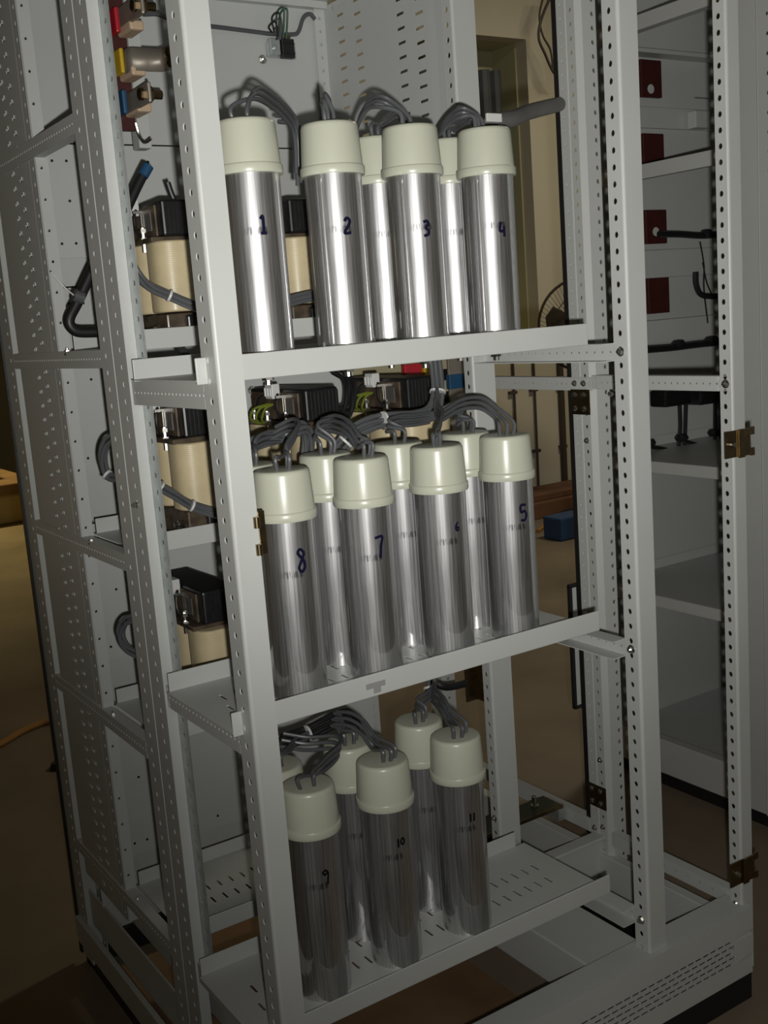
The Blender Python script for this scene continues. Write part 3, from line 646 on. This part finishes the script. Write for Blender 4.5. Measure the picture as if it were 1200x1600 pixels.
# ------------------------------------------------------------------ busbar support, top left
t = thing('busbar_support', 'dark red board with three bolted busbar ends in red, yellow and blue, top left', 'busbar', tuple(at(190, 200, 1, .62)))
p0 = at(150, 203, 1, .622); p1 = at(214, 205, 1, .622); ptop = at(190, -20, 1, .622)
MB().box(p0.x, p1.x, .622, .632, p0.z, ptop.z).build('insulating_board', REDB, t, bevel=.002)
q0 = at(217, 232, 1, .635); q1 = at(236, 230, 1, .635)
MB().box(q0.x, q1.x, .63, .66, q0.z, ptop.z).build('support_bracket', PAINT, t, bevel=.001)
def busend(sx0, sx1, sy0, sy1, tape, cap_, pink):
    a = at(sx0, sy0, 1, .60); b_ = at(sx1, sy1, 1, .60)
    MB().box(a.x, b_.x, .585, .62, b_.z, a.z).build('sleeve', tape, t, bevel=.003)
    q = at(*cap_, 1, .575); MB().lathe([(0, -.004), (.008, -.003), (.011, .004), (.011, .010)], (0, 0, 0), 14).build('cap_nut', STEEL, t, smooth=True).location = q - wloc(t)
    q = at(*pink, 1, .60); MB().box(q.x-.012, q.x+.014, .56, .62, q.z-.010, q.z+.006).build('spacer', PINK, t, bevel=.004)
def plate(px0, y0a, y0b, px1, y1a, y1b, bolt_):
    X = at(px0, (y0a+y0b)/2, 1, .60).x
    Yn = at(px1, (y1a+y1b)/2, 0, X).y
    z0 = at(px0, y0b, 0, X).z; z1 = at(px0, y0a, 0, X).z
    b = MB().box(X, X+.007, Yn, .61, z0, z1).build('busbar', TIN, t, bevel=.004)
    q = at(*bolt_, 0, X); zc = (z0+z1)/2; yc = Yn + .022
    MB().cyl((X+.007, yc, zc), (X+.032, yc, zc), .0075, 12).cyl((X+.007, yc, zc), (X+.015, yc, zc), .013, 6).cyl((X-.007, yc, zc), (X, yc, zc), .010, 6).build('bolt', BRASS, b)
busend(173, 185, 13, 54, RED, (172, 38), (200, 46)); busend(181, 192, 77, 117, YEL, (176, 99), (203, 116)); busend(185, 197, 142, 180, BLUE, (185, 162), (212, 172))
plate(188, 8, 46, 221, -3, 24, (225, 14)); plate(199, 144, 178, 231, 122, 156, (230, 140))
pa = [(193, .62), (196, .585), (200, .57), (208, .562), (230, .56), (250, .558), (256, .552), (268, .53), (276, .515)]
b = MB(); zt2 = at(225, 75, 1, .56).z; zb2 = at(225, 111, 1, .56).z
pp = [(at(x, 93, 1, y).x, y) for x, y in pa]
for (xa, ya), (xb, yb_) in zip(pp[:-1], pp[1:]): b.quad((xa, ya, zb2), (xb, yb_, zb2), (xb, yb_, zt2), (xa, ya, zt2))
b = b.build('busbar', TIN, t, thick=.004, smooth=True)
for px, py in ((265, 84), (268, 100)):
    q = at(px, py, 1, .525); MB().cyl(q + Vector((0, .006, 0)), q - Vector((.003, .008, 0)), .009, 8).build('bolt', BRASS, b)
MB().tube([A(212, 192, .60), A(218, 212, .60), A(226, 222, .59), A(236, 216, .58)], .0032, 8).build('hook', STEEL, t, smooth=True)
tag(MB().tube([A(224, 22, .56), A(245, 22, .57), A(268, 30, .60), A(300, 38, .72), A(345, 43, .75), A(400, 50, .752), A(424, 53, .75), A(455, 54, .752), A(466, 50, .752), A(474, 28, .752), A(484, 22, .752), A(492, 30, .752)], .0042, 8).build('wall_cable', GREY, smooth=True), 'grey cable running along the top of the back panel', 'cable')
# terminal block on the back panel
tb = thing('terminal_block', 'small black terminal block with looping wires on the back panel, top centre', 'terminal block', tuple(A(452, 78, .76)))
c = A(440, 76, .745)
MB().box(c.x-.002, c.x+.026, .738, .752, c.z-.018, c.z+.018).build('terminal_body', BLACK, tb, bevel=.002)
q = MB()
for i in range(4):
    for j in range(2): q.cyl((c.x+.002+i*.007, .738, c.z-.009+j*.018), (c.x+.002+i*.007, .736, c.z-.009+j*.018), .0022, 8)
q.build('clamp_screw', DARK, tb)
MB().box(c.x-.028, c.x+.036, .752, .758, c.z-.016, c.z+.012).box(c.x-.026, c.x-.004, .742, .756, c.z-.012, c.z+.018).cyl((c.x-.016, .742, c.z), (c.x-.016, .738, c.z), .005, 8).build('rail_clamp', GALV, tb, bevel=.001)
for k, (m, pk, ex) in enumerate(((BLACK, (420, 34), 432), (BLACK, (425, 20), 438), (GRNW, (433, 12), 442), (GRNW, (438, 14), 447), (GREY, (425, 30), 436))):
    MB().tube([A(426+3*k, 52, .75), A(pk[0], pk[1]+8, .735), A(pk[0]+10, pk[1], .73), A(ex+2, pk[1]+18, .735), A(ex, 62, .742)], .0019, 6, 7).build('wire', m, tb, smooth=True)
MB().box(c.x+.0, c.x+.02, .741, .746, c.z+.020, c.z+.025).build('wire_sleeve', BRASS, tb)

# conduit from can 4 to the right middle pair, with white label
cs = at(768, 190, 1, .17); ce = at(873, 163, 0, .932)
t = tag(MB().tube([cs, at(800, 186, 1, .20), ce.lerp(cs, .5) + Vector((0, 0, .000)), ce],   .0135, 14).build('cable_conduit', CONDM, smooth=True), 'grey wrapped cable conduit from can 4 across to the right middle post', 'conduit')
w0 = at(773, 183, 1, .15); MB().box(w0.x-.015, w0.x+.015, .150, .155, w0.z-.007, w0.z+.006).build('label_tag', WHITE, t, bevel=.001)['label'] = 'blank white tag'

# phase busbars and beige housing seen under the top tray
t = thing('busbar_set', 'three upright silver busbars with red, yellow and blue sleeves below the top tray', 'busbar', tuple(at(690, 650, 1, .72)))
for px, wd, tape, zl in ((645, .042, RED, .0), (668, .018, YEL, .0), (714, .046, BLUE, -.022)):
    c = at(px, 580, 1, .72)
    bb = MB().box(c.x-wd/2, c.x+wd/2, .72, .726, .95, 1.34).build('busbar', TIN, t, bevel=.001)
    MB().box(c.x-wd/2-.002, c.x+wd/2+.002, .716, .730, c.z-.016+zl, c.z+.016+zl).build('sleeve', tape, bb, bevel=.002)
c = at(735, 590, 1, .74); MB().box(c.x-.008, c.x+.006, .735, .745, .95, 1.3).build('busbar', TIN, t)
h0 = at(556, 625, 1, .82); h1 = at(640, 575, 1, .82)
t = tag(MB().box(h0.x-.06, h1.x, .80, .90, 1.16, 1.2).box(h0.x-.06, h1.x, .79, .90, 1.06, 1.15).build('breaker_housing', BEIGE, bevel=.003), 'beige breaker housing behind the busbars under the top tray', 'breaker')
q = MB()
for k in range(5): q.box(h0.x-.04+k*.05, h0.x-.02+k*.05, .795, .80, 1.20, 1.215)
q.build('terminal_slot', DARK, t)
c = at(692, 600, 1, .76); t = tag(MB().box(c.x-.012, c.x+.018, .75, .80, 1.0, 1.30).build('auxiliary_block', BEIGE, bevel=.003), 'narrow beige block between the red and blue busbars', 'breaker')
for dz in (.0, .05, .1): MB().box(c.x-.006, c.x+.010, .746, .75, 1.10+dz, 1.125+dz).build('terminal_slot', DARK, t)

# earth bar low at the rear right, rubber edged strip, black gland on the lower cable
t = thing('earth_busbar', 'dark glossy bar with golden edge and bolts, low between the rear right posts', 'busbar', (.80, .47, .23))
MB().box(.655, .925, .45, .51, .224, .230).build('bar', PERSPEX, t, bevel=.001)
MB().box(.655, .925, .446, .4495, .223, .231).build('edge', BRASS, t)['label'] = 'bright golden front edge'
for x in (.70, .765, .805, .87):
    MB().cyl((x, .475, .230), (x, .475, .238), .010, 6).cyl((x, .475, .238), (x, .475, .256), .005, 8).build('bolt', STEEL, t)
for x in (.66, .918): MB().box(x, x+.02, .455, .505, .19, .224).build('bracket', GALV, t)
a0 = at(900, 917, 1, .46); a1 = at(908, 1100, 1, .46)
t = MB().box(a0.x-.014, a0.x+.016, .46, .466, a1.z, a0.z).build('cover_strip', PANEL, cab)
MB().box(a0.x-.020, a0.x-.013, .457, .468, a1.z-.006, a0.z+.006).box(a0.x+.013, a0.x+.020, .457, .468, a1.z-.006, a0.z+.006).box(a0.x-.02, a0.x+.02, .457, .468, a0.z, a0.z+.008).box(a0.x-.02, a0.x+.02, .457, .468, a1.z-.008, a1.z).build('rubber_frame', BLACK, t, bevel=.002)
t = tag(MB().tube([at(672, 1062, 1, .6), at(690, 1072, 1, .58), at(705, 1073, 1, .58), at(727, 1068, 1, .58)], .008, 10).build('black_cable', BLACK, smooth=True), 'black ribbed cable end under the middle tray beside the rear right post', 'cable')
bq = at(740, 1060, 1, .60); tag(MB().box(bq.x-.02, bq.x+.012, .60, .606, bq.z-.05, bq.z+.04).box(bq.x+.008, bq.x+.012, .57, .606, bq.z-.05, bq.z+.04).build('hanging_bracket', BRASS), 'small brown bracket hanging under the middle tray at the right', 'bracket')

# ------------------------------------------------------------------ second cabinet, right background
XC = 1.51; YW = .93
c2 = thing('switchgear_cabinet', 'dim grey cabinet standing behind at the right with open bay and red-brown boards', 'cabinet', (1.8, .4, 0))
def c2b(name, m, *boxes, bev=.002, label=None, parent=None):
    b = MB()
    for q in boxes: b.box(*q)
    o = b.build(name, m, parent or c2, bevel=bev)
    if label: o['label'] = label
    return o
b = MB(); b.quad((XC, .44, .045), (XC, .372, .045), (XC, .372, 2.1), (XC, .44, 2.1)); b.quad((XC, .372, .045), (XC-.006, .366, .045), (XC-.006, .366, 2.1), (XC, .372, 2.1)); b.quad((XC, .44, .045), (XC+.06, .44, .045), (XC+.06, .44, 2.1), (XC, .44, 2.1))
b.build('corner_post', PANEL, c2, thick=.002)
b = MB(); b.quad((XC-.005, .366, .045), (XC-.005, .352, .045), (XC-.005, .352, 2.1), (XC-.005, .366, 2.1)); b.strip((XC-.005, .352, .045), (0, -1, 0), Z, .03, 2.05, .04, .012, .003, .004); b.quad((XC-.005, .322, .045), (XC-.005, -.45, .045), (XC-.005, -.45, 2.1), (XC-.005, .322, 2.1))
b.build('door', PANEL, c2, thick=.002)['label'] = 'closed grey door with a row of small holes at its edge'
c2b('side_panel', PANEL, (XC+.03, 2.2, YW, YW+.004, .05, 2.1)); c2b('back_panel', PANEL, (2.196, 2.2, -.45, YW, .05, 2.1)); c2b('roof_panel', PANEL, (XC, 2.2, -.45, YW, 2.1, 2.104))
c2b('corner_post', PANEL, (XC, XC+.04, YW-.04, YW, .04, 2.1))
c2b('base_beam', PANEL, (XC, XC+.03, -.45, YW, .045, .14)); c2b('base_pan', PANEL, (XC+.03, 2.2, -.45, YW, .10, .104)); c2b('plinth', BLACK, (XC+.02, 2.18, -.43, YW-.02, 0, .045))
c2b('top_rail', PANEL, (XC+.01, XC+.04, .44, YW, 1.93, 1.965))
c2b('cross_rail', PANEL, (XC+.01, XC+.03, .44, YW, 1.585, 1.62)); 
for z in (.885, .53):
    c2b('shelf', PANEL, (XC+.015, 2.19, .44, YW-.005, z-.004, z), (XC+.012, XC+.016, .44, YW-.005, z-.03, z), (XC+.015, 2.19, YW-.008, YW-.004, z, z+.028))
def c2w(p0, p1, d0, d1, name, m, **kw):              # a box on the far side panel spanning two photo points
    a = at(*p0, 1, YW-d1); b_ = at(*p1, 1, YW-d1)
    return c2b(name, m, (min(a.x, b_.x), max(a.x, b_.x), YW-d1, YW-d0, min(a.z, b_.z), max(a.z, b_.z)), **kw)
c2w((985, 72), (1135, 93), 0, .05, 'channel', PANEL); c2w((985, 392), (1140, 427), .0, .03, 'channel', PANEL); c2w((985, 504), (1140, 525), 0, .05, 'channel', PANEL); c2w((985, 555), (1140, 580), 0, .04, 'channel', PANEL)
c2w((985, 165), (1140, 205), 0, .012, 'channel', PANEL)
for p0, p1, hole in (((1001, 92), (1035, 153), (1017, 139)), ((1005, 208), (1039, 272), None), ((1009, 328), (1043, 380), (1025, 362)), ((1013, 430), (1047, 488), None)):
    o = c2w(p0, p1, .014, .026, 'insulating_board', REDB, label='red-brown insulating board')
    if hole:
        h = at(*hole, 1, YW-.027); MB().cyl((h.x, YW-.0265, h.z), (h.x, YW-.0275, h.z), .012, 20).build('round_hole', PANEL, o)
for pts, r in (([(1030, 366), (1060, 366), (1095, 368), (1125, 366)], .009), ([(1012, 546), (1050, 543), (1090, 538), (1130, 534)], .010), ([(1087, 425), (1088, 445), (1095, 460), (1110, 463), (1130, 463)], .008), ([(1094, 378), (1100, 415), (1100, 450), (1106, 505)], .002), ([(1098, 410), (1104, 440), (1112, 460)], .002),
               ([(1000, 697), (1030, 700), (1058, 706), (1068, 702), (1070, 690), (1072, 632)], .0055), ([(1062, 632), (1063, 668), (1060, 700)], .0055), ([(1072, 690), (1100, 697), (1115, 697), (1117, 685), (1118, 625)], .0055), ([(1125, 628), (1126, 685)], .0055)):
    MB().tube([at(x, y, 1, YW-.07) for x, y in pts], r, 8).build('cable', BLACK, c2, smooth=True)
for (x, y), r in (((1060, 537), .020), ((1112, 531), .022), ((1065, 684), .020), ((1116, 676), .020), ((1016, 692), .016), ((1104, 365), .018)):
    q = at(x, y, 1, YW-.07); MB().lathe([(0, -.012), (r*.7, -.010), (r, 0), (r*.7, .010), (0, .012)], q, 16).build('grommet', BLACK, c2, smooth=True)
for (x0, y0, x1, y1) in ((1040, 611, 1081, 631), (1095, 611, 1132, 628)): c2w((x0, y0), (x1, y1), .03, .09, 'cable_clamp', DARK, bev=.006)
c2w((1087, 152), (1135, 156), .05, .056, 'wire_bracket', GALV); c2w((1087, 172), (1112, 200), .02, .05, 'mounting_foot', PANEL)

# ------------------------------------------------------------------ background things
f = thing('pedestal_fan', 'old pedestal fan with dark wire guard seen behind the top tray at the right', 'fan', (4.04, 3.6, 0))
fc = Vector((4.04, 3.6, 1.17)); ax = Vector((-.45, -.89, 0)).normalized(); up = Vector((0, 0, 1)); sd = ax.cross(up).normalized(); RF = .27
def ring(c, r, t):
    return MB().tube([c + sd*(r*math.cos(a)) + up*(r*math.sin(a)) for a in [2*PI*i/40 for i in range(41)]], t, 6, smooth=False)
FANM = mat('fan_metal', (.075, .06, .045), .5, .3)
ring(fc, RF, .009).build('guard_rim', FANM, f)
g = MB()
for i in range(64):
    a = 2*PI*i/64; d = sd*math.cos(a) + up*math.sin(a); e = sd*math.cos(a+.5) + up*math.sin(a+.5)
    g.tube([fc + ax*.09 + d*.04, fc + ax*.075 + d*.15 + e*.0, fc + e*RF*.5 + d*RF*.5], .0016, 4, 3)
for r, d in ((.10, .088), (.19, .06)): g.v += []; q = ring(fc + ax*d, r, .003); n = len(g.v); g.v += q.v; g.f += [tuple(i+n for i in p) for p in q.f]
g.build('wire_guard', FANM, f)
for k in range(3):
    a = 2*PI*k/3 + .3; d = sd*math.cos(a) + up*math.sin(a); e = sd*math.cos(a+.8) + up*math.sin(a+.8)
    MB().prism([(.03, -.01), (.2, -.09), (.23, -.01), (.2, .06), (.03, .02)], fc - ax*.02, d, (e - d*e.dot(d)).normalized(), ax, .004).build('fan_blade', FANM, f)
MB().cyl(fc - ax*.16, fc - ax*.03, .06, 20).cyl(fc + ax*.08, fc + ax*.1, .045, 20).build('motor_housing', BLACK, f, smooth=True)
MB().cyl((fc.x, fc.y, .04), (fc.x, fc.y, fc.z-.05), .018, 12).build('pole', FANM, f)
MB().cyl((fc.x, fc.y, 0), (fc.x, fc.y, .04), .22, 28, .2).build('base', BLACK, f, smooth=True)
tag(MB().tube([at(862, -10, 1, 4.1), at(846, 30, 1, 4.1), at(842, 60, 1, 4.1), at(852, 85, 1, 4.1), at(862, 108, 1, 4.1), at(872, 122, 1, 4.1)], .009, 6).tube([at(850, -10, 1, 4.1), at(843, 25, 1, 4.1), at(848, 55, 1, 4.1), at(860, 78, 1, 4.1), at(864, 108, 1, 4.1)], .007, 6).build('hanging_wires', WIREM, smooth=True), 'two brown wires hanging down the cream wall at the top', 'wire')
# clutter at the wall foot on the right
CART = mat('brown_crate', (.16, .075, .04), .7, var=.2, vscale=6)
a = at(862, 800, 1, 3.9); tag(MB().box(3.55, 4.6, 3.85, 4.2, 0, .10).box(3.6, 4.5, 3.9, 4.18, .10, .14).build('wooden_pallet', CART, bevel=.005), 'brown boards lying at the foot of the cream wall', 'boards')
a = at(888, 826, 1, 3.3); tag(MB().box(a.x-.10, a.x+.12, 3.25, 3.4, 0, .13).build('blue_box', mat('blue_plastic', (.02, .06, .16), .5), bevel=.01), 'small blue box on the floor near the wall', 'box')
tag(MB().tube([at(840, 830, 2, .01), at(868, 808, 2, .01), at(895, 790, 2, .01)], .012, 6).build('orange_cord', ROPE, smooth=True), 'orange cord on the floor in front of the wall boards', 'cord')
# left background
YB = mat('yellow_carton', (.42, .34, .15), .8, var=.15, vscale=3)
t = thing('packing_crate', 'yellowish packing crate far behind the left rear post', 'crate', (.95, 7.5, 0))
MB().box(.2, 1.65, 7.0, 8.0, 0, .22).build('crate_body', YB, t, bevel=.02); MB().box(.15, 1.7, 6.95, 8.05, .22, .30).build('crate_lid', BOARD, t, bevel=.01)
tag(MB().box(.9, 1.5, 7.3, 7.8, .31, .42).build('paper_wrapping', YB, bevel=.05), 'crumpled pale wrapping lying on the packing crate', 'wrapping')
t = thing('equipment_stand', 'dark equipment standing far back beyond the left rear post', 'equipment', (1.4, 8.6, 0))
MB().box(.6, 2.05, 8.4, 9.2, 0, 1.5).build('stand_body', BLACK, t, bevel=.02); MB().box(.55, 2.09, 8.35, 9.25, 1.5, 1.54).build('stand_top', GALV, t)
tag(MB().tube([at(-120, 1200, 2, .012), at(-20, 1172, 2, .012), at(40, 1140, 2, .012), at(85, 1124, 2, .012), at(130, 1118, 2, .012)], .011, 8).build('orange_cord', ROPE, smooth=True), 'orange cord lying on the concrete floor at the left', 'cord')
tag(MB().box(.03, .615, .04, .86, .0, .006).build('cardboard_sheet', BOARD), 'brown cardboard sheet on the floor inside the cabinet base', 'cardboard')
tag(MB().cyl(at(92, 1200, 2, .0), at(92, 1200, 2, .0) + Vector((0, 0, .02)), .03, 10, .02).build('debris_lump', BLACK), 'small dark lump of debris on the floor beside the left rear post', 'lump')  # piece of floor debris
